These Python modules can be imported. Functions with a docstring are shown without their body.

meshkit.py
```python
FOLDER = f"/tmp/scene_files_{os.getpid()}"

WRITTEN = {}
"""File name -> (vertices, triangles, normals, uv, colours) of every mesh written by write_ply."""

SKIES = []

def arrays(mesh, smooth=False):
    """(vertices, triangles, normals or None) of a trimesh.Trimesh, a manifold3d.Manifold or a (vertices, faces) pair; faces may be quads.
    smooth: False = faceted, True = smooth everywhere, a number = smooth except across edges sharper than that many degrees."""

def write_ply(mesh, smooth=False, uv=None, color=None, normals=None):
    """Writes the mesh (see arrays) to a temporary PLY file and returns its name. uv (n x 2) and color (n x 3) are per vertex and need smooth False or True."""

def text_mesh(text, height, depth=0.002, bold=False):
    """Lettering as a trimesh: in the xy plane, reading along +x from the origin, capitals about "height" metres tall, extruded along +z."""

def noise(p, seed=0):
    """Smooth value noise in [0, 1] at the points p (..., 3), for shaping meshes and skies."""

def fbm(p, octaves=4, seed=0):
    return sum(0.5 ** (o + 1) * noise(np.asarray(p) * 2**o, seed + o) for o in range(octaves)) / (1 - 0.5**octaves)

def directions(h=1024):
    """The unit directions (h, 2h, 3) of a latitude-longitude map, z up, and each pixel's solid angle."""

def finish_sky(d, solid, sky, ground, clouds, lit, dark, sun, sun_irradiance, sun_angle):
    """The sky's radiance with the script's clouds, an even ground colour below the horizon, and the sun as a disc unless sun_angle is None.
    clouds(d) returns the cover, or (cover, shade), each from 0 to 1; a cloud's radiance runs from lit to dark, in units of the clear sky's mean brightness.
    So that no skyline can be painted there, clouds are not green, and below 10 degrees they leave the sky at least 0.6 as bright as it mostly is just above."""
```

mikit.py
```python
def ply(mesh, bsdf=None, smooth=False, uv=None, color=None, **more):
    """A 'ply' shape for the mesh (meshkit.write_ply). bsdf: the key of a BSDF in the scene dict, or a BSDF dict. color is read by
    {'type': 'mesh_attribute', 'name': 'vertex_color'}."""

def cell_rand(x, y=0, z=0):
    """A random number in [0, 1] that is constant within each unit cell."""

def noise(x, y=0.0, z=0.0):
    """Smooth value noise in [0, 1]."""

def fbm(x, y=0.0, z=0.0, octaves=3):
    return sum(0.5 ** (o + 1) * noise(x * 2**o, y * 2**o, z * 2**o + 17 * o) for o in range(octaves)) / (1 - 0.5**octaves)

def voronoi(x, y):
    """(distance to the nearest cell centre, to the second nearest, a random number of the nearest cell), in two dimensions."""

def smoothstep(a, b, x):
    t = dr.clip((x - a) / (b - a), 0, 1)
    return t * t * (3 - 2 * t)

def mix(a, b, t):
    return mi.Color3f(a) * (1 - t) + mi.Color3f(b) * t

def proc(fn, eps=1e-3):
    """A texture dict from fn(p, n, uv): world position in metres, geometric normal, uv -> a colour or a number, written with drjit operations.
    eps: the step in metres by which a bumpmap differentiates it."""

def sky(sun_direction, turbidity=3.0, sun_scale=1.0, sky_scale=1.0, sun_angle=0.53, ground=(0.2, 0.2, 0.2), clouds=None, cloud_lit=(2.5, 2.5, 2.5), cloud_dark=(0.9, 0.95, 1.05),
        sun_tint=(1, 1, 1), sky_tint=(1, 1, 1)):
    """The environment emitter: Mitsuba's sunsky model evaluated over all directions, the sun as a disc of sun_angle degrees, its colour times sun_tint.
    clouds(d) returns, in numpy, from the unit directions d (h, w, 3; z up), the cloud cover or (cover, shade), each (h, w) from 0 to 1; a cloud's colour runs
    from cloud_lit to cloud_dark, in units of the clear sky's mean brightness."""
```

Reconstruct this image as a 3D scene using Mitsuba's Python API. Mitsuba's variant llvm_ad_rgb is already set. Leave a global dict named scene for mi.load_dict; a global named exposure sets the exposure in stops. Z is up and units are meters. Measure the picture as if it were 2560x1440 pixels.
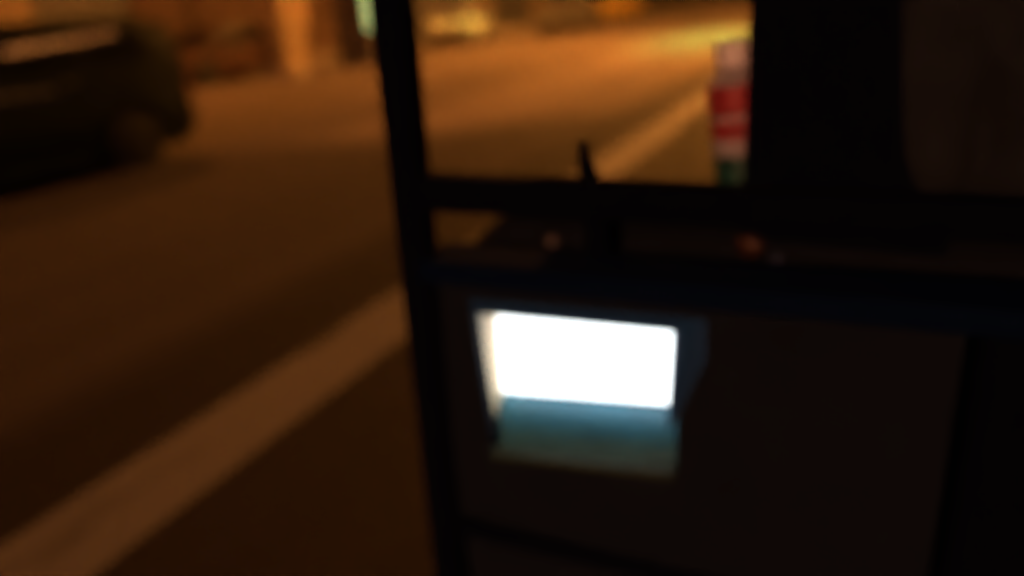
import math, random
import numpy as np
import trimesh
import manifold3d as m3
import drjit as dr
import mitsuba as mi
import shapely.geometry as sg
import mikit
from mikit import proc, noise, fbm, smoothstep, mix

random.seed(7)
rng = np.random.default_rng(7)
T = mi.ScalarTransform4f
scene = {'type': 'scene'}
labels = {}

# ------------------------------------------------------------------ camera, sky, lamps' strength, exposure
EYE = np.array([0.0, 0.0, 1.35])
FORWARD = np.array([-0.4143034, 0.83768742, -0.35586041])
UP = np.array([-0.0860461, 0.35318713, 0.93158485])
scene['camera'] = {
    'type': 'thinlens', 'fov': 69.36, 'fov_axis': 'x',
    'to_world': T().look_at(origin=EYE.tolist(), target=(EYE + FORWARD).tolist(), up=UP.tolist()),
    'aperture_radius': 0.0056, 'focus_distance': 0.34, 'near_clip': 0.02, 'far_clip': 2000.0,
}
scene['sky'] = mikit.sky((-0.4, -0.8, 0.15), turbidity=5, sun_scale=0.0, sky_scale=0.0026, ground=(0.05, 0.05, 0.05), sky_tint=(1.0, 0.72, 0.62))
exposure = 0.0
SODIUM = np.array([1.0, 0.335, 0.052])
ORANGE = np.array([1.0, 0.27, 0.04])
WARM = np.array([1.0, 0.36, 0.17])

# ------------------------------------------------------------------ helpers
def numbered(name):
    taken = lambda k: k in scene or k in labels or any(x.startswith(k + '__') for x in scene)
    if not taken(name):
        return name
    i = 1
    while taken(f'{name}_{i:03d}'):
        i += 1
    return f'{name}_{i:03d}'

def obj(name, mesh, mat, parent=None, smooth=30, **more):
    key = numbered(parent + '__' + name if parent else name)
    scene[key] = mikit.ply(mesh, mat, smooth=smooth, **more)
    return key

def thing(name, label, cat, group=None):
    key = numbered(name)
    labels[key] = {'label': label, 'category': cat}
    if group:
        labels[key]['group'] = group
    return key

def struct(name, mesh, mat, **k):
    key = obj(name, mesh, mat, **k)
    labels[key] = {'kind': 'structure'}
    return key

def man(m):
    return m3.Manifold(m3.Mesh(np.asarray(m.vertices, np.float32), np.asarray(m.faces, np.uint32)))

def tm(m):
    q = m.to_mesh()
    return trimesh.Trimesh(q.vert_properties[:, :3], q.tri_verts, process=False)

def ball(c, r, seg=16):
    return m3.Manifold.sphere(r, seg).translate([float(x) for x in c])

def rbox(a, b, r=0.006, seg=12):
    """box from corner a to corner b with rounded edges"""
    a, b = np.minimum(a, b), np.maximum(a, b)
    r = min(r, 0.49 * float((b - a).min()))
    pts = [[(a[0] + r, b[0] - r)[i], (a[1] + r, b[1] - r)[j], (a[2] + r, b[2] - r)[k]] for i in (0, 1) for j in (0, 1) for k in (0, 1)]
    return m3.Manifold.batch_hull([ball(p, r, seg) for p in pts])

def tube(p, q, r0, r1=None, seg=24):
    r1 = r0 if r1 is None else r1
    p, q = np.array(p, float), np.array(q, float)
    d = q - p
    L = np.linalg.norm(d)
    m = tm(m3.Manifold.cylinder(L, r0, r1, seg))
    m.apply_transform(trimesh.geometry.align_vectors([0, 0, 1], d / L))
    m.apply_translation(p)
    return m

def quadbox(pts_front, depth_vec):
    """a plate: convex outline of points pushed along depth_vec"""
    p = np.vstack([np.array(pts_front, float), np.array(pts_front, float) + np.array(depth_vec, float)])
    return tm(m3.Manifold.hull_points(p.astype(np.float32)))

def join(*ms):
    return trimesh.util.concatenate([tm(m) if isinstance(m, m3.Manifold) else m for m in ms])

def flat(name, col, rough=0.6, spec=0.4, metallic=0.0, vary=0.12, scale=6.0, **k):
    """plain painted / plastic / plaster surface with gentle uneven tone"""
    c = np.array(col, float)
    tex = proc(lambda p, n, uv, c=c, s=scale, v=vary: mi.Color3f(*c.tolist()) * (1 - v + 2 * v * fbm(p.x * s, p.y * s, p.z * s, 3)))
    scene[name] = {'type': 'twosided', 'bsdf': {'type': 'principled', 'base_color': tex, 'roughness': rough, 'specular': spec, 'metallic': metallic, **k}}

# ------------------------------------------------------------------ materials
def asphalt(p, n, uv):
    grain = 0.75 + 0.5 * noise(p.x * 90, p.y * 90, 3.0)
    patch = 0.66 + 0.68 * fbm(p.x * 0.35, p.y * 0.12, 1.0, 3)
    streak = 0.86 + 0.28 * fbm(p.x * 2.6, p.y * 0.05, 5.0, 2)
    lane = smoothstep(-6.5, -4.6, p.x + 0.6 * noise(p.y * 0.3, 2.0)) * (1 - smoothstep(-3.2, -2.55, p.x))   # lighter band along the road
    dark_edge = p.y - (8.2 + (p.x + 3.5) * 0.7) + 1.6 * (fbm(p.x * 0.8, p.y * 0.8, 9.0, 3) - 0.5)
    near_dark = 1 - smoothstep(-0.8, 1.4, dark_edge)                                      # near side painted darker: the brightness drop is put into the road colour
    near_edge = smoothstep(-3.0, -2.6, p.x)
    tone = (1 + 1.1 * lane * (1 - 0.8 * near_dark)) * (1 - 0.52 * near_dark) * (1 - 0.40 * near_edge)
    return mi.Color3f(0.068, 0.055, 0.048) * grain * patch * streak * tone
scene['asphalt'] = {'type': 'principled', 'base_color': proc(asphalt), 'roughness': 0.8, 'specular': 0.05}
scene['line_paint'] = {'type': 'principled', 'roughness': 0.7, 'specular': 0.12, 'base_color': proc(lambda p, n, uv: mix((0.06, 0.055, 0.05), (0.118, 0.112, 0.107), smoothstep(0.18, 0.48, fbm(p.x * 7, p.y * 3.0, 2.0, 4))))}
scene['paving'] = {'type': 'principled', 'roughness': 0.7, 'base_color': proc(lambda p, n, uv: mi.Color3f(0.16, 0.14, 0.12) * (0.7 + 0.6 * fbm(p.x * 1.5, p.y * 1.5, 0.0, 3)))}
flat('concrete', (0.24, 0.22, 0.2), 0.8, 0.3, vary=0.3, scale=2.0)
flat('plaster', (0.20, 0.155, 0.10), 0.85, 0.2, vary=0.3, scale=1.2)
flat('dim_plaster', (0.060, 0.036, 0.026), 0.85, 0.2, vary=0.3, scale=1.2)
flat('shutter_metal', (0.05, 0.05, 0.052), 0.5, 0.5, vary=0.2, scale=2.0)
flat('dark_metal', (0.045, 0.04, 0.045), 0.5, 0.4)
flat('black_paint', (0.0018, 0.0035, 0.010), 0.9, 0.03)
flat('black_rubber', (0.012, 0.012, 0.012), 0.85, 0.2)
flat('panel_plastic', (0.0052, 0.0095, 0.017), 0.8, 0.1, vary=0.25, scale=18)
flat('navy_plastic', (0.002, 0.007, 0.028), 0.95, 0.02)
flat('bloom_bezel_plastic', (0.008, 0.046, 0.15), 0.7, 0.2)  # blue of the added rounded edge that imitates lens bloom
flat('cream_plastic', (0.74, 0.54, 0.33), 0.55, 0.3)
flat('teal_plastic', (0.024, 0.155, 0.24), 0.5, 0.3, vary=0.35, scale=22)
flat('olive_plastic', (0.024, 0.046, 0.030), 0.6, 0.3)
flat('cowl_paint', (0.006, 0.009, 0.014), 0.8, 0.06)
flat('dark_green_paint', (0.0025, 0.0065, 0.0065), 0.7, 0.08)
flat('red_paint', (0.040, 0.017, 0.012), 0.35, 0.5)
flat('cream_paint', (0.75, 0.68, 0.55), 0.35, 0.5)
flat('grey_paint', (0.09, 0.085, 0.08), 0.35, 0.5)
flat('yellow_paint', (0.55, 0.34, 0.05), 0.35, 0.5)
flat('highlight_pale', (0.88, 0.84, 0.76), 0.3, 0.6)  # pale colour carries the reflected streak on the vehicle side
flat('dull_trim', (0.11, 0.11, 0.11), 0.5, 0.3)
flat('chrome', (0.7, 0.7, 0.7), 0.25, 0.5, metallic=1.0)
flat('window_glass', (0.008, 0.009, 0.010), 0.15, 0.2)
flat('lens_red', (0.30, 0.05, 0.045), 0.2, 0.6)
flat('lens_clear', (0.6, 0.58, 0.52), 0.2, 0.6)
flat('headlight_lens', (0.14, 0.13, 0.12), 0.3, 0.3)
flat('orange_lens', (0.035, 0.014, 0.007), 0.4, 0.3)
flat('jacket_cloth', (0.015, 0.020, 0.024), 0.95, 0.1, vary=0.3, scale=25)
flat('trouser_cloth', (0.02, 0.02, 0.025), 0.95, 0.1)
flat('skin', (0.38, 0.22, 0.17), 0.55, 0.35, vary=0.08)
flat('hair', (0.01, 0.008, 0.007), 0.6, 0.3)
flat('bottle_white', (0.93, 0.94, 0.94), 0.4, 0.5, vary=0.03)
flat('bottle_pale', (0.36, 0.36, 0.38), 0.3, 0.5, vary=0.1)
flat('bottle_red', (0.33, 0.035, 0.045), 0.4, 0.5, vary=0.08)
flat('bottle_green', (0.012, 0.07, 0.055), 0.35, 0.5, vary=0.08)
flat('seat_vinyl', (0.015, 0.013, 0.013), 0.5, 0.4)
flat('blue_lens', (0.03, 0.05, 0.11), 0.3, 0.5)

# ------------------------------------------------------------------ the setting: road, line, kerb, pavement
def sheet(x0, x1, y0, y1, z):
    return trimesh.Trimesh([[x0, y0, z], [x1, y0, z], [x1, y1, z], [x0, y1, z]], [[0, 1, 2], [0, 2, 3]], process=False)
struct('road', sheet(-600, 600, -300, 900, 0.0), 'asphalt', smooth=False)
struct('road_line', sheet(-2.16, -1.78, -30, 160, 0.004), 'line_paint', smooth=False)
struct('pavement', rbox([-60, -40, -0.2], [-17.75, 200, 0.125], 0.01), 'paving')
struct('kerb', rbox([-17.75, -40, -0.2], [-17.55, 200, 0.12], 0.02), 'concrete')

# ------------------------------------------------------------------ street lamps (just above the frame, and an added one behind)
def street_lamp(base, arm_to, height, power, label, tint=SODIUM):
    t = thing('street_lamp', label, 'street lamp', 'sodium street lamps along the road')
    b, a = np.array(base, float), np.array(arm_to, float)
    obj('base', join(m3.Manifold.cylinder(0.5, 0.14, 0.12, 20).translate([b[0], b[1], b[2]])), 'dark_metal', t)
    obj('pole', tube([b[0], b[1], b[2] + 0.48], [b[0], b[1], height], 0.085, 0.05), 'dark_metal', t)
    head = np.array([a[0], a[1], height + 0.25])
    obj('arm', tube([b[0], b[1], height - 0.02], head, 0.04, 0.035), 'dark_metal', t)
    h = obj('head', tm(m3.Manifold.batch_hull([ball(head + [dx, dy, 0.08], 0.06) for dx in (-0.22, 0.22) for dy in (-0.22, 0.22)])), 'dark_metal', t)
    disc = tm(m3.Manifold.cylinder(0.02, 0.16, 0.16, 24).translate([head[0], head[1], head[2] - 0.01]))
    lens = obj('lens', disc, 'lens_clear', t)
    scene[lens]['emitter'] = {'type': 'area', 'radiance': {'type': 'rgb', 'value': (tint * power).tolist()}}

LAMP = 24000.0
street_lamp((4.4, 24.0, 0), (-3.6, 24.0), 9.4, LAMP * 2.0, 'tall sodium street lamp ahead whose long arm reaches over the road')
street_lamp((4.4, 68.0, 0), (-3.4, 68.0), 8.4, LAMP * 1.8, 'sodium street lamp farthest ahead on the right of the road')
street_lamp((-17.2, 8.5, 0.0), (-12.2, 10.5), 7.0, LAMP * 0.12, 'sodium street lamp past the dark green vehicle, leaning over the kerb', ORANGE)
street_lamp((-20.6, 36.0, 0.12), (-17.4, 36.0), 8.0, LAMP * 0.28, 'sodium street lamp beyond the far parked cars')
street_lamp((7.5, -23.0, 0.0), (3.0, -22.0), 7.5, LAMP * 1.6, 'unseen street lamp added behind the viewpoint on the right to brighten the bottle', WARM)  # no source known there; added to brighten the bottle and the pale strip

# ------------------------------------------------------------------ buildings along the far side
def building(label, x, y0, y1, h, bays):
    """bays: (y from, y to, 'wall' | 'dim' | 'shutter')"""
    t = thing('shop_building', label, 'building')
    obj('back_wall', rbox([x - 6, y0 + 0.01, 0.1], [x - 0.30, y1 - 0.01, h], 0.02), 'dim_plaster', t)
    obj('fascia', rbox([x - 0.29, y0 + 0.02, 2.75], [x + 0.12, y1 - 0.02, 3.5], 0.02), 'plaster', t)
    for a, b, k in bays:
        if k == 'shutter':
            n = 26
            z = np.linspace(0.16, 2.73, n + 1)
            bars = [rbox([x - 0.2, a + 0.05, z[i]], [x - 0.14, b - 0.05, z[i + 1] - 0.012], 0.012, 8) for i in range(n)]
            k_ = obj('shutter', join(*bars), 'shutter_metal', t)
            labels[k_] = {'kind': 'stuff'}
        else:
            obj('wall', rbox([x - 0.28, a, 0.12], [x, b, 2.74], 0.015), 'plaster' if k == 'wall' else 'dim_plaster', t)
    return t
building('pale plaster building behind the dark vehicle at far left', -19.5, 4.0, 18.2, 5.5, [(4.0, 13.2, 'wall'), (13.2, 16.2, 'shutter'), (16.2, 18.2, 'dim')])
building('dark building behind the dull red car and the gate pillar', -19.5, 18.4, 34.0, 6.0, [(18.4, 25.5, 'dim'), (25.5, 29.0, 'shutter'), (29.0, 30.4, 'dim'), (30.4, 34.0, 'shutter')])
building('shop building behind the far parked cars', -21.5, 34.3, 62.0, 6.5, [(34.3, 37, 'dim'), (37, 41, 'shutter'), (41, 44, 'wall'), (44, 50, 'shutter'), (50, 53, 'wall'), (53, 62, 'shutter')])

# gate pillar, lit orange
t = thing('gate_pillar', 'orange lit plaster gate pillar between the red car and the dark cabinet', 'pillar')
obj('shaft', rbox([-15.2, 16.6, 0.0], [-14.5, 17.9, 2.5], 0.03), 'plaster', t)
obj('plinth', rbox([-15.28, 16.52, -0.05], [-14.42, 17.98, 0.16], 0.02), 'concrete', t)
obj('cap', rbox([-15.32, 16.48, 2.5], [-14.38, 18.02, 2.64], 0.02), 'concrete', t)
# utility cabinet
t = thing('utility_cabinet', 'tall dark utility cabinet beside the orange lit pillar and the black pole', 'cabinet')
obj('body', rbox([-14.200, 18.5, 0.08], [-13.000, 19.2, 2.1], 0.02), 'dark_metal', t)
obj('plinth', rbox([-14.150, 18.55, -0.05], [-13.050, 19.15, 0.09], 0.01), 'concrete', t)
d = obj('door', rbox([-14.160, 18.47, 0.16], [-13.620, 18.51, 2.02], 0.008), 'dark_metal', t)
d = obj('door', rbox([-13.580, 18.47, 0.16], [-13.040, 18.51, 2.02], 0.008), 'dark_metal', t)
obj('handle', rbox([-13.550, 18.44, 1.0], [-13.510, 18.475, 1.16], 0.008), 'chrome', d)
obj('roof', rbox([-14.270, 18.42, 2.095], [-12.930, 19.28, 2.17], 0.02), 'dark_metal', t)

# green lit sign on a post, mostly behind the pole
t = thing('lit_sign', 'small glowing pale green sign at the top beside the black pole', 'sign')
obj('post', tube([-11.75, 17.0, 0], [-11.75, 17.0, 1.15], 0.035), 'dark_metal', t)
obj('housing', rbox([-12.05, 17.0, 1.0], [-11.45, 17.12, 2.3], 0.02), 'dark_metal', t)
f_ = obj('face', rbox([-12.01, 16.985, 1.04], [-11.49, 17.005, 2.26], 0.006), 'lens_clear', t)
scene[f_]['emitter'] = {'type': 'area', 'radiance': {'type': 'rgb', 'value': [0.34, 0.72, 0.26]}}

# ------------------------------------------------------------------ cars
def car(label, loc, yaw, paint, kind='sedan', group=None, strips=False):
    t = thing('parked_car', label, 'car', group)
    if kind == 'sedan':
        prof = [(-2.1, .35), (-2.12, .62), (-2.02, .82), (-1.25, .93), (-0.55, 1.36), (0.0, 1.44), (0.7, 1.40), (1.35, .98), (2.0, .92), (2.1, .70), (2.1, .35), (1.9, .25), (-1.9, .25)]
        panes = [[(-1.00, .97), (-0.50, 1.31), (-0.12, 1.36), (-0.12, .97)], [(-0.06, .97), (-0.06, 1.36), (0.62, 1.33), (0.98, .99)]]
        L, wz = 2.1, .97
    else:
        prof = [(-2.25, .40), (-2.28, .75), (-2.15, 1.0), (-1.45, 1.10), (-0.85, 1.46), (-0.3, 1.54), (1.75, 1.54), (2.16, 1.45), (2.25, .95), (2.25, .30), (2.05, .17), (-2.05, .17)]
        panes = [[(-1.22, 1.12), (-0.78, 1.40), (-0.10, 1.45), (-0.10, 1.12)], [(-0.03, 1.12), (-0.03, 1.45), (0.95, 1.45), (0.95, 1.12)], [(1.02, 1.12), (1.02, 1.45), (1.70, 1.44), (1.95, 1.12)]]
        L, wz = 2.25, 1.10
    H = 0.86
    half = lambda z: H - 0.16 * np.clip((z - wz) / 0.5, 0, 1.2) ** 1.2 - 0.06 * np.clip((0.55 - z) / 0.3, 0, 1)
    poly = sg.polygon.orient(sg.Polygon(prof).buffer(-0.06).buffer(0.06, quad_segs=4))
    pts = np.array(poly.exterior.coords)[:-1]
    body = m3.Manifold.extrude(m3.CrossSection([pts.tolist()]), 2 * H, 8).translate([0, 0, -H])
    body = tm(body.refine_to_length(0.12))
    v = body.vertices.copy()            # x along car, y up, z across
    y, z, w = v[:, 0], v[:, 1], v[:, 2]
    plan = 1 - 0.10 * np.clip((np.abs(y) / L - 0.6) / 0.4, 0, 1) ** 2
    v = np.stack([w / H * half(z) * plan, y, z], 1)
    f = body.faces[:, ::-1] if np.linalg.det([[0, 0, 1], [1, 0, 0], [0, 1, 0]]) < 0 else body.faces
    bm = trimesh.Trimesh(v, f, process=True)
    M = T().translate(loc).rotate([0, 0, 1], yaw)
    wy = (-1.32, 1.30) if kind == 'sedan' else (-1.42, 1.38)
    try:
        cut = man(bm)
        for yy in wy:
            for s in (-1, 1):
                c = m3.Manifold.cylinder(0.36, 0.37, 0.37, 24).rotate([0, 90, 0]).translate([s * 0.72 - 0.18, yy, 0.33])
                cut = cut - c
        bm = tm(cut) if cut.num_tri() > 50 else bm
    except Exception:
        pass
    def put(name, mesh, mat, parent=t, smooth=30):
        return obj(name, mesh, mat, parent, smooth, to_world=M)
    put('body', bm, paint)
    def on_side(poly, s, out=0.006, th=0.012):
        m = trimesh.creation.extrude_polygon(sg.Polygon(poly), th)
        m = m.subdivide().subdivide()
        q = m.vertices
        pl = 1 - 0.10 * np.clip((np.abs(q[:, 0]) / L - 0.6) / 0.4, 0, 1) ** 2
        x = s * (half(q[:, 1]) * pl + out - q[:, 2])
        return trimesh.Trimesh(np.stack([x, q[:, 0], q[:, 1]], 1), m.faces if s < 0 else m.faces[:, ::-1], process=False)
    for s in (-1, 1):
        for p in panes:
            put('window', on_side(p, s), 'window_glass')
        for p in panes[:2]:
            yy = p[-1][0] if p is panes[0] else p[2][0]
            yy = min(p, key=lambda q: -q[0])[0] - 0.28
            put('door_handle', on_side([(yy, wz - .14), (yy + .16, wz - .14), (yy + .16, wz - .11), (yy, wz - .11)], s, 0.02, 0.03), 'chrome')
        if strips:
            a = put('highlight_strip', on_side([(.24, 1.265), (1.45, 1.36), (1.45, 1.405), (.24, 1.33)], s, 0.022, 0.03), 'highlight_pale')  # pale strip added in place of a bright reflected streak
            put('door_moulding', on_side([(-1.2, .86), (.6, .905), (.6, .945), (-1.2, .92)], s, 0.02, 0.03), 'dull_trim')
        put('mirror', rbox([s * 0.98 - .10, -0.95, wz + .02], [s * 0.98 + .06, -0.82, wz + .16], 0.04), paint)
        put('headlight', rbox([s * 0.62 - .16, -L + .02 - .05, .64], [s * 0.62 + .16, -L + .22, .78], 0.04), 'headlight_lens')
        put('tail_light', rbox([s * 0.66 - .12, L - .20, .66], [s * 0.66 + .12, L + .02, .84], 0.04), 'lens_red')
        for yy in wy:
            ring = m3.Manifold.cylinder(0.2, 0.32, 0.32, 28).rotate([0, 90, 0]).translate([s * 0.74 - 0.1, yy, 0.32])
            w_ = put('wheel', tm(ring), 'black_rubber')
            put('rim', tm(m3.Manifold.cylinder(0.02, 0.2, 0.17, 20).rotate([0, 90 * s, 0]).translate([s * 0.842, yy, 0.32])), 'black_rubber', w_)
    put('bumper', rbox([-.78, -L - .06, .36], [.78, -L + .2, .54], 0.05), 'black_rubber')
    put('bumper', rbox([-.78, L - .2, .36], [.78, L + .06, .54], 0.05), 'black_rubber')
    # windscreen and rear window lie proud of the body shell
    def screen(i0, i1, lo, hi, w0, w1):
        a, b = np.array(prof[i0]), np.array(prof[i1])
        p, q = a + (b - a) * lo, a + (b - a) * hi
        nrm = np.array([-(b - a)[1], (b - a)[0]]) / np.linalg.norm(b - a)
        if nrm[1] < 0: nrm = -nrm
        o = nrm * 0.012
        return quadbox([[-w0, *(p + o)], [w0, *(p + o)], [w1, *(q + o)], [-w1, *(q + o)]], [0, *(-nrm * 0.03)])
    if kind == 'sedan':
        put('windscreen', screen(3, 4, .08, .92, .70, .60), 'window_glass')
        put('rear_window', screen(7, 6, .1, .92, .68, .60), 'window_glass')
    else:
        put('windscreen', screen(3, 4, .08, .92, .72, .62), 'window_glass')
        put('rear_window', screen(8, 7, .35, .95, .66, .60), 'window_glass')
    return t

car('dark green vehicle with a long pale strip added as a reflected streak at the far left', (-7.86, 4.15, 0), 0, 'dark_green_paint', 'van', None, True)
car('dull red car parked in front of the dark building left of the pillar', (-15.9, 15.6, 0), 0, 'red_paint', 'sedan', 'parked cars on the far side')
car('cream coloured car parked far off just right of the black pole', (-16.3, 30.0, 0), 8, 'cream_paint', 'sedan', 'parked cars on the far side')
car('dark grey car parked far off at the top centre', (-13.5, 36.0, 0), -4, 'grey_paint', 'sedan', 'parked cars on the far side')
car('yellow car parked farthest off at the top right of the row', (-14.1, 46.5, 0), 0, 'yellow_paint', 'van', 'parked cars on the far side')

# ------------------------------------------------------------------ the open-sided vehicle the picture is taken from
t = thing('open_vehicle', 'black front frame of an open sided vehicle with upright pole and crossbar', 'vehicle')
obj('pole', tube([-.5185, .752, .30], [-.479, .752, 1.945], .0255, seg=32), 'black_paint', t)
obj('crossbar', tm(m3.Manifold.batch_hull([ball((x, .752 + dy, z), .006, 12) for x, zs in ((-.50, (1.131, 1.1635)), (.42, (1.130, 1.150))) for z in zs for dy in (-.012, .012)])), 'black_paint', t)
obj('ledge', tm(m3.Manifold.batch_hull([ball((x, y, z), .006, 12) for x in (-.485, .42) for y, z in ((.735, 1.040), (.735, 1.058), (.80, 1.060), (.80, 1.040))])), 'navy_plastic', t)
# panel with the opening for the display
X0, X1, Z0, Z1 = -.432, -.171, .790, 1.000
hole = quadbox([[-.432, .70, 1.0125], [-.171, .70, 1.0165], [-.171, .70, .810], [-.418, .70, .786]], [0, .2, 0])
hole2 = quadbox([[-.20, .70, 1.0165], [-.1385, .70, 1.0165], [-.1385, .70, .965], [-.1765, .70, .872], [-.20, .70, .872]], [0, .2, 0])
panel = rbox([-.487, .750, .664], [.105, .768, 1.0385], .006) - man(hole) - man(hole2)
obj('panel', tm(panel), 'panel_plastic', t)
obj('lower_rail', tm(m3.Manifold.batch_hull([ball((x, .755, z), .010, 12) for x, z in ((-.485, .640), (-.485, .648), (.42, .672), (.42, .662))])), 'black_paint', t)
obj('kick_panel', rbox([-.487, .757, .36], [.42, .775, .655], .006), 'panel_plastic', t)
obj('seat_side', rbox([.112, .742, .36], [.42, .80, 1.033], .02), 'black_paint', t)
obj('floor', rbox([-.53, -.6, .31], [.95, 1.75, .35], .01), 'black_rubber', t)
obj('side_panel', rbox([-.535, .80, .30], [-.515, 1.70, .70], .008), 'black_paint', t)
obj('roof', rbox([-.56, -1.2, 1.95], [1.0, 2.25, 1.99], .018), 'black_paint', t)  # out of view; put in to shade ledge and cowl from the lamp
obj('lamp_block_header', rbox([-.54, 2.20, 1.40], [.98, 2.24, 1.945], .015), 'black_paint', t)  # unseen band added to keep the lamp ahead off ledge and cowl
pp = sg.Polygon([(-.126, .70), (.075, .70), (.095, 1.09), (.062, 1.115), (.042, 1.16), (.030, 1.25), (.016, 1.40), (.010, 1.945), (-.126, 1.945)]).buffer(-.008).buffer(.008, quad_segs=5)
pm = trimesh.creation.extrude_polygon(pp, .04)
obj('pillar', trimesh.Trimesh(pm.vertices[:, [0, 2, 1]] + [0, .90, 0], pm.faces[:, ::-1], process=False), 'black_paint', t)
obj('front_cowl', tm(m3.Manifold.batch_hull([ball(c, r, 40) for c, r in (((-.435, .925, 1.028), .05), ((-.53, .925, .945), .05), ((-.545, 1.0, .60), .05), ((.40, .95, 1.015), .055), ((.45, 1.0, .60), .06), ((-.42, 1.35, .90), .06), ((-.47, 1.35, .62), .06), ((.4, 1.35, .90), .06), ((.4, 1.35, .60), .06))])), 'cowl_paint', t, 40)
obj('knob', tm(m3.Manifold.sphere(.008, 20).translate([-.366, .872, 1.052])), 'dull_trim', t)
obj('reflector', tm(m3.Manifold.sphere(1, 24).scale([.016, .008, .014]).translate([-.114, .885, 1.058])), 'orange_lens', t)
obj('indicator', tm(m3.Manifold.sphere(.007, 20).translate([-.083, .880, 1.046])), 'blue_lens', t)
lever = obj('lever', tm(m3.Manifold.batch_hull([ball((-.290, .80, 1.194), .0075, 14), ball((-.290, .80, 1.175), .008, 14)]) + m3.Manifold.batch_hull([ball((-.290, .80, 1.178), .008, 14), ball((-.282, .80, 1.145), .014, 14)]) + m3.Manifold.batch_hull([ball((-.282, .80, 1.145), .014, 14), ball((-.276, .805, 1.062), .015, 14)])), 'black_paint', t)

# ------------------------------------------------------------------ the lit display set into the panel
t = thing('display', 'glowing white display in a shallow recess of the dark panel', 'display')
yb = .822
# back plate and the screen on it
obj('back_plate', rbox([-.452, yb + .004, .775], [-.168, yb + .012, 1.012], .003), 'teal_plastic', t)
scr = obj('screen', quadbox([[-.4330, yb, .962], [-.1845, yb, .970], [-.1845, yb, .862], [-.4330, yb, .841]], [0, .0035, 0]), 'lens_clear', t, False)
scene[scr]['emitter'] = {'type': 'area', 'radiance': {'type': 'rgb', 'value': [2.6, 3.0, 3.1]}}
obj('left_cheek', quadbox([[-.4345, .7505, .986], [-.4345, yb + .003, .986], [-.4345, yb + .003, .80], [-.4205, .7505, .781]], [-.004, 0, 0]), 'cream_plastic', t)
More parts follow.
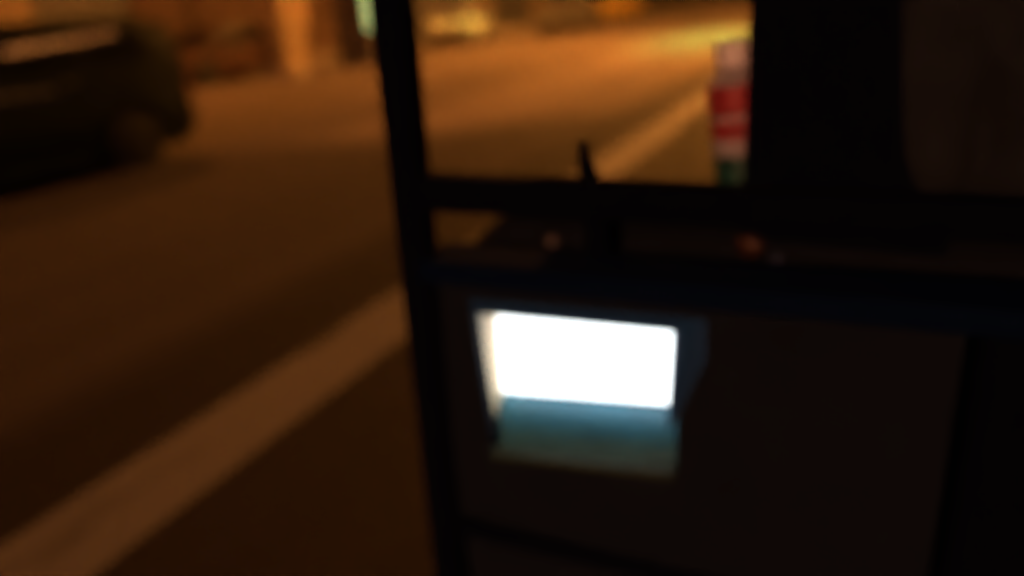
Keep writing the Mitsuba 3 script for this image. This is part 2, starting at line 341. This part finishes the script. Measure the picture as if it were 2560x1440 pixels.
# rolled sill below the screen: horizontal at the back, curving down to the front
q_ = np.linspace(0, math.pi / 2, 12)
sec = lambda x, zc, k=0.0: [(x + k * math.sin(a), .818 - .064 * math.sin(a), zc + .056 * math.cos(a)) for a in q_] + [(x, .818, zc)]
obj('rolled_sill', tm(m3.Manifold.hull_points(np.array(sec(-.4335, .783, .026) + sec(-.1735, .804), np.float32))), 'teal_plastic', t, 40)
obj('front_lip', tm(m3.Manifold.batch_hull([ball((x, y, z), .003, 12) for x, z in ((-.415, .788), (-.176, .809)) for y in (.741, .751) for z in (z, z + .004)])), 'olive_plastic', t)
obj('right_cheek', quadbox([[-.1695, .769, .866], [-.1695, yb + .003, .866], [-.1695, yb + .003, .79], [-.1695, .769, .79]], [.004, 0, 0]), 'cream_plastic', t)

def bullnose(cx, cy, R, L):
    """quarter round, flat sides kept: outline in 2d, extruded by L"""
    a = np.linspace(math.pi, 1.5 * math.pi, 14)
    out = [(cx + R * math.cos(q), cy + R * math.sin(q)) for q in a] + [(cx, cy + R * 0.6), (cx - R, cy + R * 0.6)]
    return m3.Manifold.extrude(m3.CrossSection([out]), L)
def nose_section(R, z):
    return [(-.183 + R + R * math.cos(q), .75 + R + R * math.sin(q), z) for q in np.linspace(math.pi, 1.5 * math.pi, 14)] + [(-.183 + R, .75 + R * 1.6, z), (-.183, .75 + R * 1.6, z)]
obj('side_bloom_bezel', tm(m3.Manifold.hull_points(np.array(nose_section(.045, 1.016) + nose_section(.045, .965) + nose_section(.006, .872), np.float32))), 'bloom_bezel_plastic', t, 40)  # added rounded edge catching screen light, imitates lens bloom beside the screen
obj('top_bloom_bezel', tm(bullnose(0, .780, .030, .2965).rotate([0, -90, 0]).rotate([0, -1.2, 0]).translate([-.138, 0, 1.0165])), 'bloom_bezel_plastic', t, 40)  # same added edge above the screen, for the bloom there

# ------------------------------------------------------------------ bottle on the cowl
def lathe_between(rz, mat, name, t, M):
    prof = np.array(rz, float)
    m = trimesh.creation.revolve(prof, sections=36)
    return obj(name, m, mat, t, 35, to_world=M)
t = thing('bottle', 'small bottle with white cap, red label and dark green base left of the black pillar', 'bottle')
BM = T().translate([-.137, .98, 1.063]).rotate([0, 1, 0], -5.5).scale([1.3, 1.18, 1.0])
lathe_between([(0, 0), (.021, 0), (.024, .004), (.024, .088), (0, .088)], 'bottle_green', 'base', t, BM)
lathe_between([(0, .0885), (.0245, .0885), (.0245, .111), (.0, .111)], 'bottle_pale', 'lower_label_band', t, BM)
lathe_between([(0, .1115), (.0247, .1115), (.0247, .133), (0, .133)], 'bottle_red', 'red_label', t, BM)
lathe_between([(0, .1333), (.0244, .1333), (.0244, .1405), (0, .1405)], 'bottle_pale', 'label_stripe', t, BM)
lathe_between([(0, .1408), (.0247, .1408), (.0247, .176), (0, .176)], 'bottle_red', 'red_label', t, BM)
lathe_between([(0, .1765), (.0242, .1765), (.022, .184), (.0150, .193), (.0145, .197), (0, .197)], 'bottle_pale', 'shoulder', t, BM)
lathe_between([(0, .1975), (.0150, .1975), (.0150, .224), (.0135, .227), (0, .227)], 'bottle_white', 'cap', t, BM)

# ------------------------------------------------------------------ the driver, half hidden by the pillar
def body_mesh(bones, ref, it=12):
    ms = [m3.Manifold.batch_hull([ball(a, ra, 20), ball(b, rb, 20)]) for a, ra, b, rb in bones]
    m = m3.Manifold.batch_boolean(ms, m3.OpType.Add).refine_to_length(ref)
    q = tm(m)
    q.merge_vertices()
    trimesh.smoothing.filter_taubin(q, iterations=it)
    return q
t = thing('person', 'dim seated person in a dark brown jacket with bent elbow at the right edge', 'person')
P = dict(hipL=(.15, 1.22, .80), hipR=(.35, 1.22, .80), waist=(.235, 1.20, .98), chest=(.245, 1.20, 1.22), neck=(.27, 1.22, 1.45),
         shL=(.062, 1.14, 1.385), shR=(.435, 1.20, 1.385), elL=(.070, 1.05, 1.125), elR=(.52, 1.25, 1.12), wrL=(.17, 1.30, 1.13), wrR=(.44, 1.47, 1.13),
         knL=(.15, 1.62, .82), knR=(.39, 1.62, .82), anL=(.15, 1.66, .42), anR=(.39, 1.66, .42))
jk = [(P['waist'], .155, P['chest'], .145), (P['hipL'], .115, P['waist'], .12), (P['hipR'], .115, P['waist'], .12),
      (P['chest'], .13, P['shL'], .065), (P['chest'], .13, P['shR'], .065), (P['shL'], .065, P['shR'], .065), (P['chest'], .11, P['neck'], .058),
      (P['shL'], .066, P['elL'], .050), (P['elL'], .050, P['wrL'], .034), (P['shR'], .066, P['elR'], .050), (P['elR'], .050, P['wrR'], .034)]
obj('jacket', body_mesh(jk, .03), 'jacket_cloth', t, True)
lg = []
for s in 'LR':
    lg += [(P['hip' + s], .10, P['kn' + s], .068), (P['kn' + s], .068, P['an' + s], .045)]
obj('trousers', body_mesh(lg, .035), 'trouser_cloth', t, True)
for s in 'LR':
    a = np.array(P['an' + s])
    obj('shoe', tm(m3.Manifold.batch_hull([ball(a + [0, -.02, -.02], .045), ball(a + [0, .15, -.035], .034), ball(a + [0, .02, -.035], .035)])), 'black_rubber', t)
nk = np.array(P['neck'])
hd = [(nk - [0, 0, .02], .055, nk + [0, .02, .08], .055), (nk + [0, .02, .15], .085, nk + [0, .035, .21], .090), (nk + [0, .06, .11], .055, nk + [0, .045, .17], .078), (nk + [0, .12, .15], .012, nk + [0, .155, .13], .012)]
hd += [(nk + [sx * .083, .03, .14], .012, nk + [sx * .09, .025, .18], .014) for sx in (-1, 1)]
h_ = obj('head', body_mesh(hd, .014, 8), 'skin', t, True)
obj('hair', tm(m3.Manifold.batch_hull([ball(nk + [0, .02, .215], .096, 28), ball(nk + [0, -.005, .16], .088, 28), ball(nk + [0, -.03, .12], .06, 24)])), 'hair', h_)
obj('mouth', tm(m3.Manifold.sphere(1, 14).scale([.022, .006, .005]).translate((nk + [0, .115, .095]).tolist())), 'lens_red', h_)
for sx in (-1, 1):
    obj('eye', tm(m3.Manifold.sphere(.011, 14).translate((nk + [sx * .032, .118, .165]).tolist())), 'hair', h_)
def hand(w, s):
    w = np.array(w, float)
    b = [(w, .027, w + [0, .07, .0], .026)]
    for i, (dx, ln) in enumerate(((-.027, .06), (-.009, .07), (.009, .067), (.027, .052))):
        k = w + [dx, .078, .006]
        k2 = k + [0, ln * .5, -.012]
        k3 = k2 + [0, ln * .15, -.03]
        k4 = k3 + [0, -.02, -.016]
        b += [(w + [dx * .7, .05, .003], .010, k, .0095), (k, .0095, k2, .009), (k2, .009, k3, .0085), (k3, .0085, k4, .0075)]
    th = w + [-s * .03, .03, -.004]
    b += [(w + [-s * .012, .012, 0], .014, th, .011), (th, .011, th + [-s * .012, .03, -.018], .009), (th + [-s * .012, .03, -.018], .009, th + [0, .05, -.03], .008)]
    return body_mesh(b, .006, 6)
obj('hand', hand(P['wrL'], -1), 'skin', t, True)
obj('hand', hand(P['wrR'], 1), 'skin', t, True)
bar_z = 1.112
t2 = 'open_vehicle'
obj('handlebar', tube([.06, 1.415, bar_z], [.58, 1.575, bar_z], .013), 'black_rubber', t2)
obj('steering_column', tube([.305, 1.49, bar_z], [.305, 1.62, .40], .022), 'black_paint', t2)
obj('driver_seat', rbox([.10, 1.04, .60], [.46, 1.50, .705], .04), 'seat_vinyl', t2)
